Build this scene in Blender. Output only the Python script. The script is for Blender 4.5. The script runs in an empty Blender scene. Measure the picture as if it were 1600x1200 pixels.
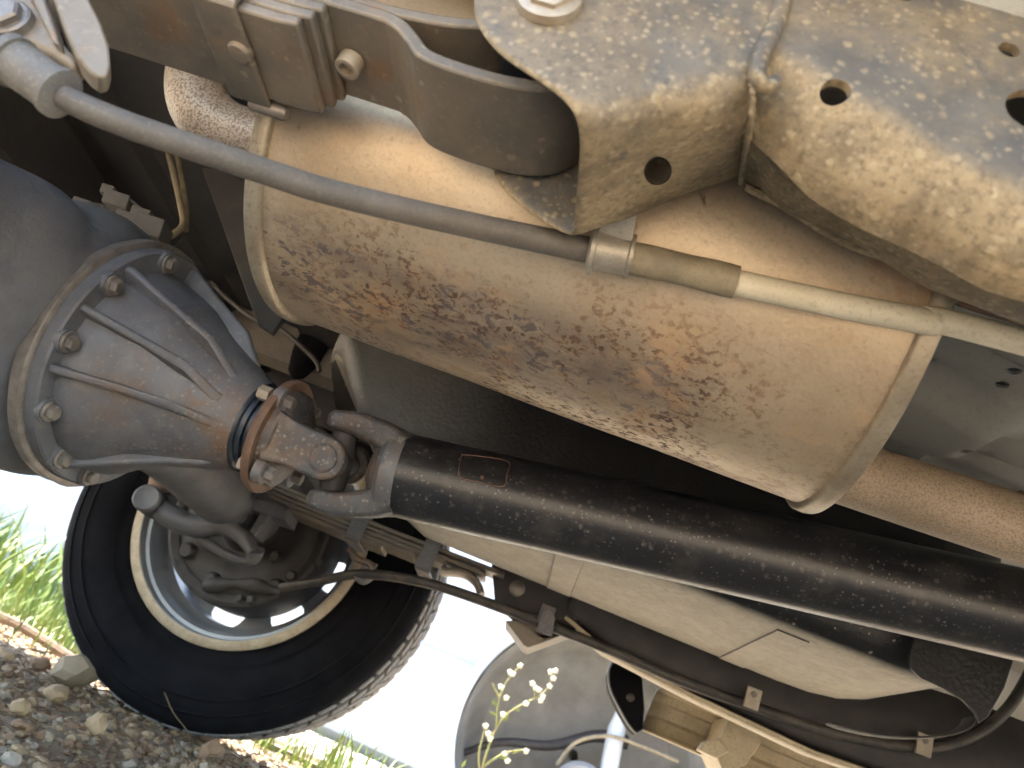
import bpy, bmesh, math, random
from mathutils import Vector, Matrix, noise as mnoise

random.seed(7)
scene = bpy.context.scene
R = math.radians

# ------------------------------------------------------------------ camera
FPX = 1200.0                                   # focal length in pixels of a 1600 px wide frame
CAM = Vector((0.6037, -0.8302, 0.178))
YAW, PITCH, ROLL = R(9.79), R(24.32), R(24.27)
FWD = Vector((-math.sin(YAW) * math.cos(PITCH), math.cos(YAW) * math.cos(PITCH), math.sin(PITCH)))
r0 = Vector((math.cos(YAW), math.sin(YAW), 0)); u0 = r0.cross(FWD)
RGT = r0 * math.cos(ROLL) + u0 * math.sin(ROLL)
UPV = -r0 * math.sin(ROLL) + u0 * math.cos(ROLL)
cd = bpy.data.cameras.new('camera'); cam = bpy.data.objects.new('camera', cd)
scene.collection.objects.link(cam); scene.camera = cam
cam.matrix_world = Matrix.Translation(CAM) @ Matrix((RGT, UPV, -FWD)).transposed().to_4x4()
cd.sensor_width = 34.6; cd.lens = 34.6 * FPX / 1600; cd.clip_start = 0.01; cd.clip_end = 2000
cd.dof.use_dof = True; cd.dof.focus_distance = 0.60; cd.dof.aperture_fstop = 10.5

# ------------------------------------------------------------------ light
w = bpy.data.worlds.new('World'); scene.world = w; w.use_nodes = True
nt = w.node_tree; bg = nt.nodes['Background']
sky = nt.nodes.new('ShaderNodeTexSky'); sky.sky_type = 'NISHITA'; sky.sun_disc = False
SUN_DIR = Vector((0.62, -0.12, -1.0)).normalized()          # the way the light travels
el = math.asin(-SUN_DIR.z); az = math.atan2(-SUN_DIR.x, -SUN_DIR.y)
sky.sun_elevation = el; sky.sun_rotation = az
nt.links.new(sky.outputs[0], bg.inputs[0]); bg.inputs[1].default_value = 0.15
sd = bpy.data.lights.new('sun', 'SUN'); sd.energy = 4.6; sd.angle = R(0.55); sd.color = (1, .95, .87)
so = bpy.data.objects.new('sun', sd); scene.collection.objects.link(so)
so.rotation_euler = SUN_DIR.to_track_quat('-Z', 'Y').to_euler()
vs = scene.view_settings; vs.view_transform = 'Standard'; vs.look = 'None'; vs.gamma = 1
vs.use_curve_mapping = False; vs.exposure = 2.8
try:
    scene.cycles.max_bounces = 6; scene.cycles.diffuse_bounces = 5; scene.cycles.glossy_bounces = 3; scene.cycles.transmission_bounces = 2; scene.cycles.use_adaptive_sampling = True; scene.cycles.adaptive_threshold = .03; scene.cycles.adaptive_min_samples = 12; scene.cycles.use_denoising = True
except Exception: pass

def at(px, py, Y):                              # the point of the plane y = Y seen at a place of the photograph
    d = FWD + RGT * ((px - 800) / FPX) - UPV * ((py - 600) / FPX)
    return CAM + d * ((Y - CAM.y) / d.y)

# ------------------------------------------------------------------ materials
class G:
    def __init__(s, name):
        s.m = bpy.data.materials.new(name); s.m.use_nodes = True; s.t = s.m.node_tree
        s.p = s.t.nodes['Principled BSDF']; s.n = s.t.nodes.new
        s.co = s.n('ShaderNodeTexCoord').outputs['Object']
    def l(s, a, b): s.t.links.new(a, b)
    def put(s, sock, v):
        if isinstance(v, (int, float)): sock.default_value = v
        elif isinstance(v, tuple): sock.default_value = (*v, 1) if len(v) == 3 else v
        else: s.l(v, sock)
    def ramp(s, v, lo, hi):
        n = s.n('ShaderNodeMapRange'); n.interpolation_type = 'SMOOTHSTEP'
        s.put(n.inputs[0], v); n.inputs[1].default_value = lo; n.inputs[2].default_value = hi
        return n.outputs[0]
    def noise(s, scale, lo=.4, hi=.6, detail=5, rough=.6, stretch=None, dist=0):
        n = s.n('ShaderNodeTexNoise'); n.inputs['Scale'].default_value = scale; n.inputs['Detail'].default_value = detail
        n.inputs['Roughness'].default_value = rough; n.inputs['Distortion'].default_value = dist
        co = s.co
        if stretch:
            mp = s.n('ShaderNodeMapping'); mp.inputs['Scale'].default_value = stretch; s.l(co, mp.inputs[0]); co = mp.outputs[0]
        s.l(co, n.inputs['Vector'])
        return s.ramp(n.outputs[0], lo, hi) if lo is not None else n.outputs[0]
    def spots(s, scale, size=.3, soft=.15, keep=.5):
        # round flecks: distance to scattered points; only part of the cells carry one
        jit = s.n('ShaderNodeTexNoise'); jit.inputs['Scale'].default_value = scale * 1.7; jit.inputs['Detail'].default_value = 3; s.l(s.co, jit.inputs['Vector'])
        mx = s.n('ShaderNodeMix'); mx.data_type = 'VECTOR'; mx.inputs[0].default_value = .35 / scale
        ad = s.n('ShaderNodeVectorMath'); ad.operation = 'SCALE'; ad.inputs['Scale'].default_value = .55 / scale; s.l(jit.outputs['Color'], ad.inputs[0])
        a2 = s.n('ShaderNodeVectorMath'); s.l(s.co, a2.inputs[0]); s.l(ad.outputs[0], a2.inputs[1])
        v = s.n('ShaderNodeTexVoronoi'); v.inputs['Scale'].default_value = scale; s.l(a2.outputs[0], v.inputs['Vector'])
        sep = s.n('ShaderNodeSeparateColor'); s.l(v.outputs['Color'], sep.inputs[0])
        sz = s.math('MULTIPLY', sep.outputs[0], size)
        d = s.math('SUBTRACT', sz, v.outputs['Distance'])
        m = s.ramp(d, -soft * .5, soft * .5)
        k = s.ramp(sep.outputs[1], 1 - keep - .02, 1 - keep + .02)
        return s.math('MULTIPLY', m, k)
    def math(s, op, a, b=0.0):
        n = s.n('ShaderNodeMath'); n.operation = op; s.put(n.inputs[0], a); s.put(n.inputs[1], b); return n.outputs[0]
    def mix(s, fac, a, b):
        n = s.n('ShaderNodeMix'); n.data_type = 'RGBA'; s.put(n.inputs[0], fac); s.put(n.inputs[6], a); s.put(n.inputs[7], b); return n.outputs[2]
    def axis(s, i, lo, hi):
        sp = s.n('ShaderNodeSeparateXYZ'); s.l(s.co, sp.inputs[0]); return s.ramp(sp.outputs[i], lo, hi)
    def normal_z(s, lo, hi):
        g = s.n('ShaderNodeNewGeometry'); sp = s.n('ShaderNodeSeparateXYZ'); s.l(g.outputs['Normal'], sp.inputs[0]); return s.ramp(sp.outputs[2], lo, hi)
    def done(s, color, rough=.6, metal=0., bump=None, strength=.3, dist=.002, spec=.5):
        s.put(s.p.inputs['Base Color'], color); s.put(s.p.inputs['Roughness'], rough); s.put(s.p.inputs['Metallic'], metal)
        s.p.inputs['Specular IOR Level'].default_value = spec
        if bump is not None:
            b = s.n('ShaderNodeBump'); b.inputs['Strength'].default_value = strength; b.inputs['Distance'].default_value = dist
            s.put(b.inputs['Height'], bump); s.l(b.outputs[0], s.p.inputs['Normal'])
        return s.m

def M_muffler():
    g = G('aluminised_steel_dusty')
    c = g.mix(g.noise(9, .35, .7, 4), (.54, .445, .325), (.44, .335, .22))
    c = g.mix(g.math('MULTIPLY', g.noise(420, .45, .75, 2), .30), c, (.25, .21, .165))
    ends = g.math('MULTIPLY', g.axis(0, .33, .43), g.math('ADD', .2, g.math('MULTIPLY', g.axis(0, .71, .63), .8)))
    zone = g.math('MULTIPLY', g.axis(1, -.462, -.405), ends)
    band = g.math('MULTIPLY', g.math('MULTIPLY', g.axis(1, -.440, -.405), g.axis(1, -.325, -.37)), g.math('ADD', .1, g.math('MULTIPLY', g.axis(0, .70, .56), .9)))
    dark_reflection = g.math('MULTIPLY', g.noise(9, .34, .60, 6, .72, (.45, 1, 1)), band)  # dark belly band: reflection of shaded ground painted into the colour
    c = g.mix(g.math('MULTIPLY', dark_reflection, .78), c, (.135, .11, .105))
    cloud = g.math('MULTIPLY', g.noise(17, .50, .66, 6, .72), g.math('ADD', g.math('MULTIPLY', zone, .8), g.math('ADD', .05, g.math('MULTIPLY', g.axis(0, .66, .70), .7))))
    c = g.mix(g.math('MULTIPLY', cloud, .7), c, (.36, .19, .075))
    patch = g.noise(12, .40, .54, 5, .7)
    dens = g.math('MULTIPLY', patch, zone)
    raw = g.noise(210, None, detail=5, rough=.68, stretch=(.75, 1, 1), dist=.3)
    fringe = g.math('MULTIPLY', g.ramp(raw, .49, .56), dens); c = g.mix(g.math('MULTIPLY', fringe, .7), c, (.27, .135, .055))
    flakes = g.math('MULTIPLY', g.ramp(raw, .545, .575), dens); c = g.mix(g.math('MULTIPLY', flakes, .95), c, (.075, .05, .04))
    f2 = g.math('MULTIPLY', g.noise(120, .535, .56, 6, .75, (.6, 1, 1), .6), g.math('MULTIPLY', band, g.noise(10, .42, .52, 4, .7)))
    c = g.mix(g.math('MULTIPLY', f2, .85), c, (.12, .10, .105))
    pits = g.spots(130, .27, .08, .35); c = g.mix(g.math('MULTIPLY', pits, g.math('ADD', g.math('MULTIPLY', dens, .8), .22)), c, (.12, .075, .045))
    hb = g.math('SUBTRACT', g.noise(150, None, detail=5), g.math('MULTIPLY', g.math('ADD', flakes, f2), .6))
    rough = g.math('ADD', g.math('MULTIPLY', g.math('ADD', flakes, cloud), .3), .45)
    metal = g.math('SUBTRACT', .56, g.math('MULTIPLY', g.math('ADD', flakes, cloud), .45))
    return g.done(c, rough, metal, hb, .28, .0012)

def M_mottled(name, a, b, speck, rough=.55, metal=.35, scale=160, n=None, keep=.5):
    g = G(name)
    c = g.mix(g.noise(12, .38, .66, 5), a, b)
    sp = g.noise(scale, .44, .62, 3, .6); c = g.mix(g.math('MULTIPLY', sp, keep), c, speck)
    return g.done(c, rough, metal, g.noise(scale * 1.3, None, detail=4), .25, .001)

def M_dusty_frame():
    g = G('dusty_chassis_paint')
    paint = g.mix(g.noise(30, .4, .7, 3), (.085, .086, .088), (.125, .122, .116))
    dust = g.mix(g.noise(40, .35, .65, 5, .75), (.30, .23, .135), (.165, .125, .075))
    dust = g.mix(g.math('MULTIPLY', g.noise(260, .48, .68, 3, .7), .6), dust, (.10, .075, .045))
    cover = g.noise(12, .36, .60, 6, .75)
    k = g.math('MAXIMUM', g.math('MULTIPLY', cover, .55), g.math('MULTIPLY', g.normal_z(.05, -.45), g.noise(9, .15, .48, 5, .7)))  # tan cover also grows on faces turned down
    c = g.mix(k, paint, dust)
    s1 = g.spots(210, .48, .45, .42); c = g.mix(g.math('MULTIPLY', s1, .55), c, (.38, .31, .19))
    s2 = g.spots(300, .45, .4, .4); c = g.mix(g.math('MULTIPLY', s2, .5), c, (.37, .31, .21))
    ch = g.math('MULTIPLY', g.noise(34, .63, .70, 5, .75), .7); c = g.mix(ch, c, (.075, .075, .078))
    hb = g.math('ADD', g.noise(110, None, detail=5), g.math('MULTIPLY', s1, .4))
    return g.done(c, g.math('ADD', .48, g.math('MULTIPLY', k, .35)), 0, hb, .5, .0018)

def M_spring(name='spring_steel_dusty', tint=1.0):
    g = G(name)
    c = g.mix(g.noise(22, .35, .68, 7), (.215, .182, .142), (.145, .13, .11))
    c = g.mix(g.math('MULTIPLY', g.noise(16, .55, .72, 7, .7), .7), c, (.24 * tint, .125 * tint, .055))
    c = g.mix(g.math('MULTIPLY', g.noise(240, .55, .75, 4), .45), c, (.33, .28, .20))
    s = g.spots(120, .28, .2, .25); c = g.mix(g.math('MULTIPLY', s, .6), c, (.36, .31, .23))
    return g.done(c, .55, .25, g.noise(130, None, detail=7), .3, .0012)

def M_cast(name='cast_iron_dusty', dark=1.0):
    g = G(name)
    c = g.mix(g.noise(18, .35, .7, 6), (.115 * dark, .12 * dark, .132 * dark), (.08 * dark, .083 * dark, .092 * dark))
    rust = g.math('MULTIPLY', g.noise(15, .45, .68, 7, .7), g.math('MULTIPLY', g.axis(2, .47, .34), g.axis(0, .08, .2)))
    c = g.mix(g.math('MULTIPLY', rust, .8), c, (.17, .095, .045))
    s = g.spots(260, .45, .5, .45); c = g.mix(g.math('MULTIPLY', s, g.math('MULTIPLY', g.axis(0, .07, .2), .7)), c, (.24, .215, .18)); c = g.mix(g.math('MULTIPLY', g.noise(45, .48, .7, 5, .7), .4), c, (.19, .175, .155))
    return g.done(c, .55, .15, g.noise(260, None, detail=5), .35, .0012)

def M_shaft():
    g = G('gloss_black_shaft_paint')
    c = g.mix(g.noise(25, .5, .75, 7), (.012, .013, .017), (.045, .043, .042))
    s1 = g.spots(150, .36, .4, .35); s2 = g.spots(330, .36, .4, .30); s3 = g.math('MULTIPLY', g.noise(40, .52, .78, 4, .7), .4)
    c = g.mix(s3, c, (.085, .078, .07)); c = g.mix(g.math('MULTIPLY', s1, .36), c, (.20, .185, .16)); c = g.mix(g.math('MULTIPLY', s2, .42), c, (.30, .285, .26))
    return g.done(c, g.math('ADD', .33, g.math('MULTIPLY', g.math('ADD', s1, s2), .3)), 0, g.noise(300, None, detail=4), .12, .0008, .6)

def M_tank():
    g = G('black_tank_pale_belly')
    c = g.mix(g.noise(20, .5, .8), (.014, .015, .018), (.03, .03, .03))
    s = g.spots(90, .2, .12, .35); c = g.mix(g.math('MULTIPLY', s, .8), c, (.42, .38, .30))
    s2 = g.spots(220, .25, .15, .3); c = g.mix(g.math('MULTIPLY', s2, .6), c, (.36, .32, .26))
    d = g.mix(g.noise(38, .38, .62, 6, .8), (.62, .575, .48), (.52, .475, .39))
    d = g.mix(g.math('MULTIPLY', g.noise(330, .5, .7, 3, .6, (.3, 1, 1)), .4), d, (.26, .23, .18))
    pale_mask = g.normal_z(-.80, -.985)  # pale tan on faces turned down, black on the sides
    pale_mask = g.math('MAXIMUM', pale_mask, g.math('MULTIPLY', g.axis(0, .48, .34), .10))
    c = g.mix(pale_mask, c, d)
    return g.done(c, g.math('ADD', .42, g.math('MULTIPLY', pale_mask, .4)), 0, g.noise(170, None, detail=6), .6, .0016)

def M_plain(name, a, b, rough=.5, metal=0., scale=20, spec=.5, bump=.1, fine=None):
    g = G(name)
    c = g.mix(g.noise(scale, .35, .68, 6), a, b)
    if fine: c = g.mix(g.math('MULTIPLY', g.noise(scale * 14, .5, .7, 3), .45), c, fine)
    return g.done(c, rough, metal, g.noise(scale * 8, None, detail=4), bump, .001, spec)

MAT = dict(
    greasy=M_cast('greasy_cast_steel', .62),
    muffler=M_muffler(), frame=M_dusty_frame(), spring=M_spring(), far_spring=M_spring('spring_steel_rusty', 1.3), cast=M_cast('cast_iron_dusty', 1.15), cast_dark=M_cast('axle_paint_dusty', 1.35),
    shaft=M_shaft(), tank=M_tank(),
    pipe=M_mottled('rusty_exhaust_pipe', (.36, .29, .215), (.28, .225, .165), (.16, .11, .07), .65, .12, 620, keep=.55),
    pipe_speckled=M_mottled('freckled_tail_pipe', (.36, .285, .21), (.29, .235, .185), (.13, .08, .05), .5, .3, 480, keep=.85),
    band=M_plain('muffler_rim_steel', (.44, .39, .30), (.32, .27, .20), .42, .6, 24, fine=(.2, .15, .1)),
    cable=M_plain('dusty_cable_jacket', (.125, .11, .095), (.085, .077, .068), .6, 0, 40, fine=(.2, .175, .14)),
    boot=M_plain('dusty_boot_rubber', (.15, .14, .125), (.11, .104, .093), .65, 0, 40, fine=(.28, .25, .2)),
    sleeve=M_plain('muddy_cable_sleeve', (.30, .255, .17), (.20, .17, .115), .65, 0, 60, fine=(.12, .1, .07)),
    pale=M_plain('cream_cable_jacket', (.72, .66, .51), (.64, .58, .43), .5, 0, 30, fine=(.40, .34, .24)),
    clamp=M_plain('dull_zinc_clamp', (.40, .37, .31), (.30, .27, .22), .45, .5, 40, fine=(.2, .17, .13)),
    bolt=M_plain('dull_bolt_steel', (.24, .22, .20), (.16, .145, .13), .45, .45, 60, fine=(.3, .22, .15)),
    bolt_pale=M_plain('pale_bolt_steel', (.44, .39, .31), (.34, .28, .21), .45, .4, 60),
    rust=M_plain('brown_rust', (.17, .10, .065), (.11, .07, .05), .7, .1, 50, bump=.4, fine=(.24, .15, .09)),
    rubber=M_plain('black_rubber', (.005, .005, .007), (.009, .009, .011), .85, 0, 20, .12),
    tread=M_plain('worn_tread_rubber', (.20, .195, .19), (.14, .137, .133), .8, 0, 60, .3, .3, (.24, .22, .2)),
    seal=M_plain('blue_black_seal', (.03, .04, .055), (.05, .06, .075), .4, .2, 40),
    rim=M_plain('silver_wheel_paint', (.36, .37, .38), (.29, .30, .31), .42, .4, 10),
    rim_lip=M_plain('muddy_rim_lip', (.46, .39, .28), (.33, .27, .19), .55, .25, 30, fine=(.2, .15, .1)),
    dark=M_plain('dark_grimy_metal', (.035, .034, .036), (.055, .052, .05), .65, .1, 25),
    floor=M_plain('grey_green_floor_paint', (.33, .335, .31), (.29, .295, .275), .45, 0, 9, bump=.05, fine=(.24, .235, .21)),
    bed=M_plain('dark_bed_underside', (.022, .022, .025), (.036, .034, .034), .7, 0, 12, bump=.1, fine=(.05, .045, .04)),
    tan=M_plain('tan_dusty_sill', (.52, .44, .30), (.42, .35, .23), .55, 0, 14, bump=.2, fine=(.2, .155, .1)),
    arch=M_plain('dusty_inner_arch', (.22, .19, .15), (.16, .14, .12), .7, 0, 12, fine=(.1, .09, .08)),
    line=M_plain('black_brake_line', (.03, .029, .028), (.075, .068, .058), .5, 0, 35),
    plastic=M_plain('grey_connector_plastic', (.055, .053, .052), (.04, .038, .037), .55, 0, 60),
    white=M_plain('pale_blue_white_car_paint', (.58, .63, .67), (.56, .61, .65), .25, 0, 3, .6, 0),
    liner=M_plain('grey_dusty_arch_liner', (.24, .235, .22), (.17, .165, .155), .8, 0, 8, fine=(.2, .18, .15)),
    truck_paint=M_plain('white_truck_paint', (.7, .7, .68), (.68, .68, .66), .3, 0, 3, .5, 0),
    leaf=M_plain('weed_leaf_green', (.10, .17, .03), (.19, .24, .05), .55, 0, 30, .4, 0),
    stalk=M_plain('weed_stalk', (.22, .24, .08), (.26, .22, .10), .6, 0, 30, .4, 0),
    petal=M_plain('white_petals', (.78, .77, .68), (.7, .68, .55), .6, 0, 60, .3, 0),
    orange=M_plain('orange_plastic', (.75, .22, .03), (.7, .2, .03), .35, 0, 10),
    paver=M_plain('pale_paving_brick', (.56, .52, .44), (.48, .43, .35), .8, 0, 16, .3, .2, (.36, .31, .23)),
    dry=M_plain('dry_twig', (.20, .14, .09), (.13, .09, .06), .8, 0, 60, .2),
)
def stone_mat(name, a, b, fine): return M_plain(name, a, b, .8, 0, 45, .3, .5, fine)
STONES = [stone_mat('tan_stone', (.47, .33, .19), (.37, .255, .145), (.26, .18, .11)), stone_mat('grey_stone', (.37, .29, .20), (.29, .225, .155), (.18, .15, .11)),
          stone_mat('brown_stone', (.32, .20, .12), (.24, .15, .09), (.36, .26, .18)), stone_mat('pale_stone', (.50, .41, .30), (.40, .32, .225), (.3, .23, .16))]

# ------------------------------------------------------------------ mesh helpers
def OBJ(name, V, F, mat, parent=None, smooth=True, bevel=0, seg=2, solid=0, sub=0, label=None, angle=40, off=0):
    me = bpy.data.meshes.new(name); me.from_pydata([tuple(v) for v in V], [], F); me.update()
    bm = bmesh.new(); bm.from_mesh(me); bmesh.ops.recalc_face_normals(bm, faces=bm.faces); bm.to_mesh(me); bm.free()
    o = bpy.data.objects.new(name, me); scene.collection.objects.link(o); o.parent = parent
    me.materials.append(MAT[mat] if isinstance(mat, str) else mat)
    if solid:
        s = o.modifiers.new('solid', 'SOLIDIFY'); s.thickness = solid; s.offset = off
    if sub:
        s = o.modifiers.new('sub', 'SUBSURF'); s.levels = s.render_levels = sub
    if bevel:
        b = o.modifiers.new('bevel', 'BEVEL'); b.width = bevel; b.segments = seg; b.limit_method = 'ANGLE'; b.angle_limit = R(35)
    if smooth:
        for p in me.polygons: p.use_smooth = True
        if not sub:
            try: me.set_sharp_from_angle(angle=R(angle))
            except Exception: pass
    if label: o['label'] = label
    return o

def frame_of(a):
    a = a.normalized(); t = Vector((0, 0, 1)) if abs(a.z) < .9 else Vector((1, 0, 0))
    b = a.cross(t).normalized(); return a, b, b.cross(a) * -1

def lathe(o, a, prof, n=48, capped=True, wob=None):
    a, b, c = frame_of(Vector(a)); o = Vector(o); V, F = [], []
    for i, (h, r) in enumerate(prof):
        for k in range(n):
            t = 2 * math.pi * k / n; rr = r * (wob(i, t) if wob else 1)
            V.append(o + a * h + b * rr * math.cos(t) + c * rr * math.sin(t))
    for i in range(len(prof) - 1):
        for k in range(n):
            F.append((i * n + k, i * n + (k + 1) % n, (i + 1) * n + (k + 1) % n, (i + 1) * n + k))
    if capped:
        F.append(tuple(range(n - 1, -1, -1))); F.append(tuple((len(prof) - 1) * n + k for k in range(n)))
    return V, F

def smooth_path(P, sub=8):
    P = [Vector(p) for p in P]; Q = []
    if len(P) < 3 or sub < 2: return P
    E = [P[0] * 2 - P[1]] + P + [P[-1] * 2 - P[-2]]
    for i in range(1, len(E) - 2):
        for k in range(sub):
            t = k / sub; p0, p1, p2, p3 = E[i - 1:i + 3]
            Q.append(.5 * ((2 * p1) + (p2 - p0) * t + (2 * p0 - 5 * p1 + 4 * p2 - p3) * t * t + (3 * p1 - p0 - 3 * p2 + p3) * t ** 3))
    return Q + [P[-1]]

def tube(P, r, n=16, sub=8, flat=1.0, up=None, capped=True, pw=1.0):
    P = smooth_path(P, sub); V, F = [], []; nrm = None
    rs = r if callable(r) else (lambda t: r)
    for i, p in enumerate(P):
        a = (P[min(i + 1, len(P) - 1)] - P[max(i - 1, 0)]).normalized()
        if nrm is None: nrm = (up.cross(a) if up else frame_of(a)[1])
        nrm = (nrm - a * nrm.dot(a)).normalized(); bn = a.cross(nrm); rr = rs(i / (len(P) - 1))
        for k in range(n):
            t = 2 * math.pi * k / n; cc, ss = math.cos(t), math.sin(t); V.append(p + nrm * rr * math.copysign(abs(cc) ** pw, cc) + bn * rr * flat * math.copysign(abs(ss) ** pw, ss))
    for i in range(len(P) - 1):
        for k in range(n): F.append((i * n + k, i * n + (k + 1) % n, (i + 1) * n + (k + 1) % n, (i + 1) * n + k))
    if capped: F.append(tuple(range(n - 1, -1, -1))); F.append(tuple((len(P) - 1) * n + k for k in range(n)))
    return V, F

def prism(poly, d):                             # polygon of points pushed along d
    n = len(poly); d = Vector(d); V = [Vector(p) for p in poly] + [Vector(p) + d for p in poly]
    return V, [tuple(range(n - 1, -1, -1)), tuple(range(n, 2 * n))] + [(i, (i + 1) % n, n + (i + 1) % n, n + i) for i in range(n)]

def box(x0, x1, y0, y1, z0, z1):
    return prism([(x0, y0, z0), (x1, y0, z0), (x1, y1, z0), (x0, y1, z0)], (0, 0, z1 - z0))

def obox(c, ax, ay, az):                        # box round c with half-axis vectors
    c = Vector(c); ax, ay, az = Vector(ax), Vector(ay), Vector(az)
    return prism([c - ax - ay - az, c + ax - ay - az, c + ax + ay - az, c - ax + ay - az], az * 2)

def sheet(rows):                                # grid of points
    n = len(rows[0]); V = [Vector(p) for r in rows for p in r]
    return V, [(i * n + k, i * n + k + 1, (i + 1) * n + k + 1, (i + 1) * n + k) for i in range(len(rows) - 1) for k in range(n - 1)]

def strip(prof, y0, y1, ny=2):                  # (x, z) profile drawn out along y
    return sheet([[(x, y0 + (y1 - y0) * k / (ny - 1), z) for k in range(ny)] for x, z in prof])

def hexbolt(name, p, d, r, h, mat, parent, washer=True):
    d = Vector(d).normalized(); prof = []
    if washer: V, F = lathe(p, d, [(-.002, r * 1.35), (.0022, r * 1.35), (.003, r * 1.2)], 20)
    else: V, F = [], []
    V2, F2 = lathe(p, d, [(0, r), (h * .85, r), (h, r * .82)], 6); k = len(V)
    return OBJ(name, V + V2, F + [tuple(i + k for i in f) for f in F2], mat, parent, True, angle=30)

def cut(o, cutters):
    hs = []
    for V, F in cutters:
        c = OBJ('cutter', V, F, 'dark', None, False); hs.append(c)
        b = o.modifiers.new('cut', 'BOOLEAN'); b.operation = 'DIFFERENCE'; b.object = c; b.solver = 'EXACT'
    dg = bpy.context.evaluated_depsgraph_get(); dg.update()
    me = bpy.data.meshes.new_from_object(o.evaluated_get(dg)); old = o.data; nm = old.name
    o.modifiers.clear(); o.data = me; bpy.data.meshes.remove(old); me.name = nm
    for c in hs: m = c.data; bpy.data.objects.remove(c); bpy.data.meshes.remove(m)
    for p in me.polygons: p.use_smooth = True
    try: me.set_sharp_from_angle(angle=R(35))
    except Exception: pass
    return o

def empty(name, loc, label, cat, group=None, kind=None):
    o = bpy.data.objects.new(name, None); scene.collection.objects.link(o); o.location = loc
    o['label'] = label; o['category'] = cat
    if group: o['group'] = group
    return o
def tag(o, label, cat, group=None):
    o['label'] = label; o['category'] = cat
    if group: o['group'] = group
    return o
X, Y, Z = Vector((1, 0, 0)), Vector((0, 1, 0)), Vector((0, 0, 1))

# ================================================================== setting
def gz(x, y):
    d = math.hypot(x + .1, y - .5)
    k = max(0, 1 - d / 3)
    return k * (.020 * mnoise.noise((x * 3, y * 3, 1)) + .012 * mnoise.noise((x * 11, y * 11, 5)) + .005 * mnoise.noise((x * 35, y * 35, 9))) - .008
def spread(lo, hi, c, near):
    a = [c + near * t for t in [i / 60 for i in range(-60, 61)]]
    s = near
    while a[-1] < hi: s *= 1.45; a.append(c + s)
    s = near
    while a[0] > lo: s *= 1.45; a.insert(0, c - s)
    return a
xs, ys = spread(-400, 400, -.1, 1.4), spread(-400, 400, .5, 1.4)
g = G('dry_gravelly_soil')
c = g.mix(g.noise(6, .35, .65, 8, .7), (.46, .365, .255), (.40, .31, .21)); c = g.mix(g.math('MULTIPLY', g.noise(140, .45, .7, 3), .7), c, (.26, .20, .145));
soil = g.done(c, .9, 0, g.noise(90, None, detail=5), .8, .006, .2)
gr = OBJ('ground', *sheet([[(x, y, gz(x, y)) for y in ys] for x in xs]), soil); gr['kind'] = 'structure'

# ================================================================== the truck
T = empty('pickup_truck', (0, 0, 0), 'pickup truck seen from beneath with rusty muffler, black driveshaft and dusty chassis', 'pickup truck')

# body above: load bed, cab, sides (they shade the place)
bz = .74
rows = []
for i in range(0, 161):
    x = -1.5 + 2.35 * i / 160; z = bz - (.018 if (i % 16) in (3, 4, 5, 6, 7, 8) else 0)
    rows.append([(x, -.86, z), (x, -.3, z), (x, .3, z), (x, .86, z)])
OBJ('load_bed_floor', *sheet(rows), 'bed', T, False, label='dark ribbed underside of the load bed')
OBJ('load_bed', *box(-1.52, .93, -.87, .87, .765, 1.18), 'truck_paint', T, False)
OBJ('cab', *prism([(.97, -.86, .80), (3.9, -.86, .80), (3.9, -.86, 1.15), (2.7, -.8, 1.2), (2.2, -.7, 1.72), (1.1, -.7, 1.72), (.97, -.84, 1.2)], (0, 1.72, 0)), 'truck_paint', T, False)
# cab floor pan with pressed beads and drain holes
rows = []
for i in range(61):
    x = .84 + 3.0 * (i / 60) ** 2.2
    row = []
    for k in range(221):
        y = -.86 + 1.72 * k / 220
        z = .70 + .042 * (1 / (1 + math.exp((abs(y + .10 - .25 * (x - .9)) - .055) / .004))) + .02 * (1 / (1 + math.exp((abs(y - .12 - .12 * (x - .9)) - .045) / .004)))
        z += .05 / (1 + math.exp(-(x - 1.02 + .15 * y) / .006)) / (1 + math.exp(-(y + .02) / .01)) * .7
        row.append((x, y, z))
    rows.append(row)
fl = OBJ('cab_floor', *sheet(rows), 'floor', T, True, solid=.004, angle=80, label='grey-green pressed cab floor with drain holes')
cut(fl, [lathe(at(px, py, Yh) - Z * .1, Z, [(0, .007), (.3, .007)], 20) for px, py, Yh in ((1580, 613, -.09), (1516, 673, .04), (1568, 585, -.06))])
# bed sides with wheel arch openings
for sgn in (-1, 1):
    pts = [(-1.5, .60), (-.56, .60)] + [(.57 * math.cos(a), .375 + .50 * math.sin(a)) for a in [math.pi - R(27) - i * (math.pi - R(54)) / 24 for i in range(25)]] + [(.50, .56), (.93, .56), (.93, 1.18), (-1.5, 1.18)]
    OBJ('bed_side', *prism([(x, sgn * .885, z) for x, z in pts], (0, sgn * .02, 0)), 'truck_paint', T, False)
    OBJ('cab_side', *box(.97, 3.9, min(sgn * .885, sgn * .905), max(sgn * .885, sgn * .905), .46, 1.1), 'truck_paint', T, False)

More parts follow.
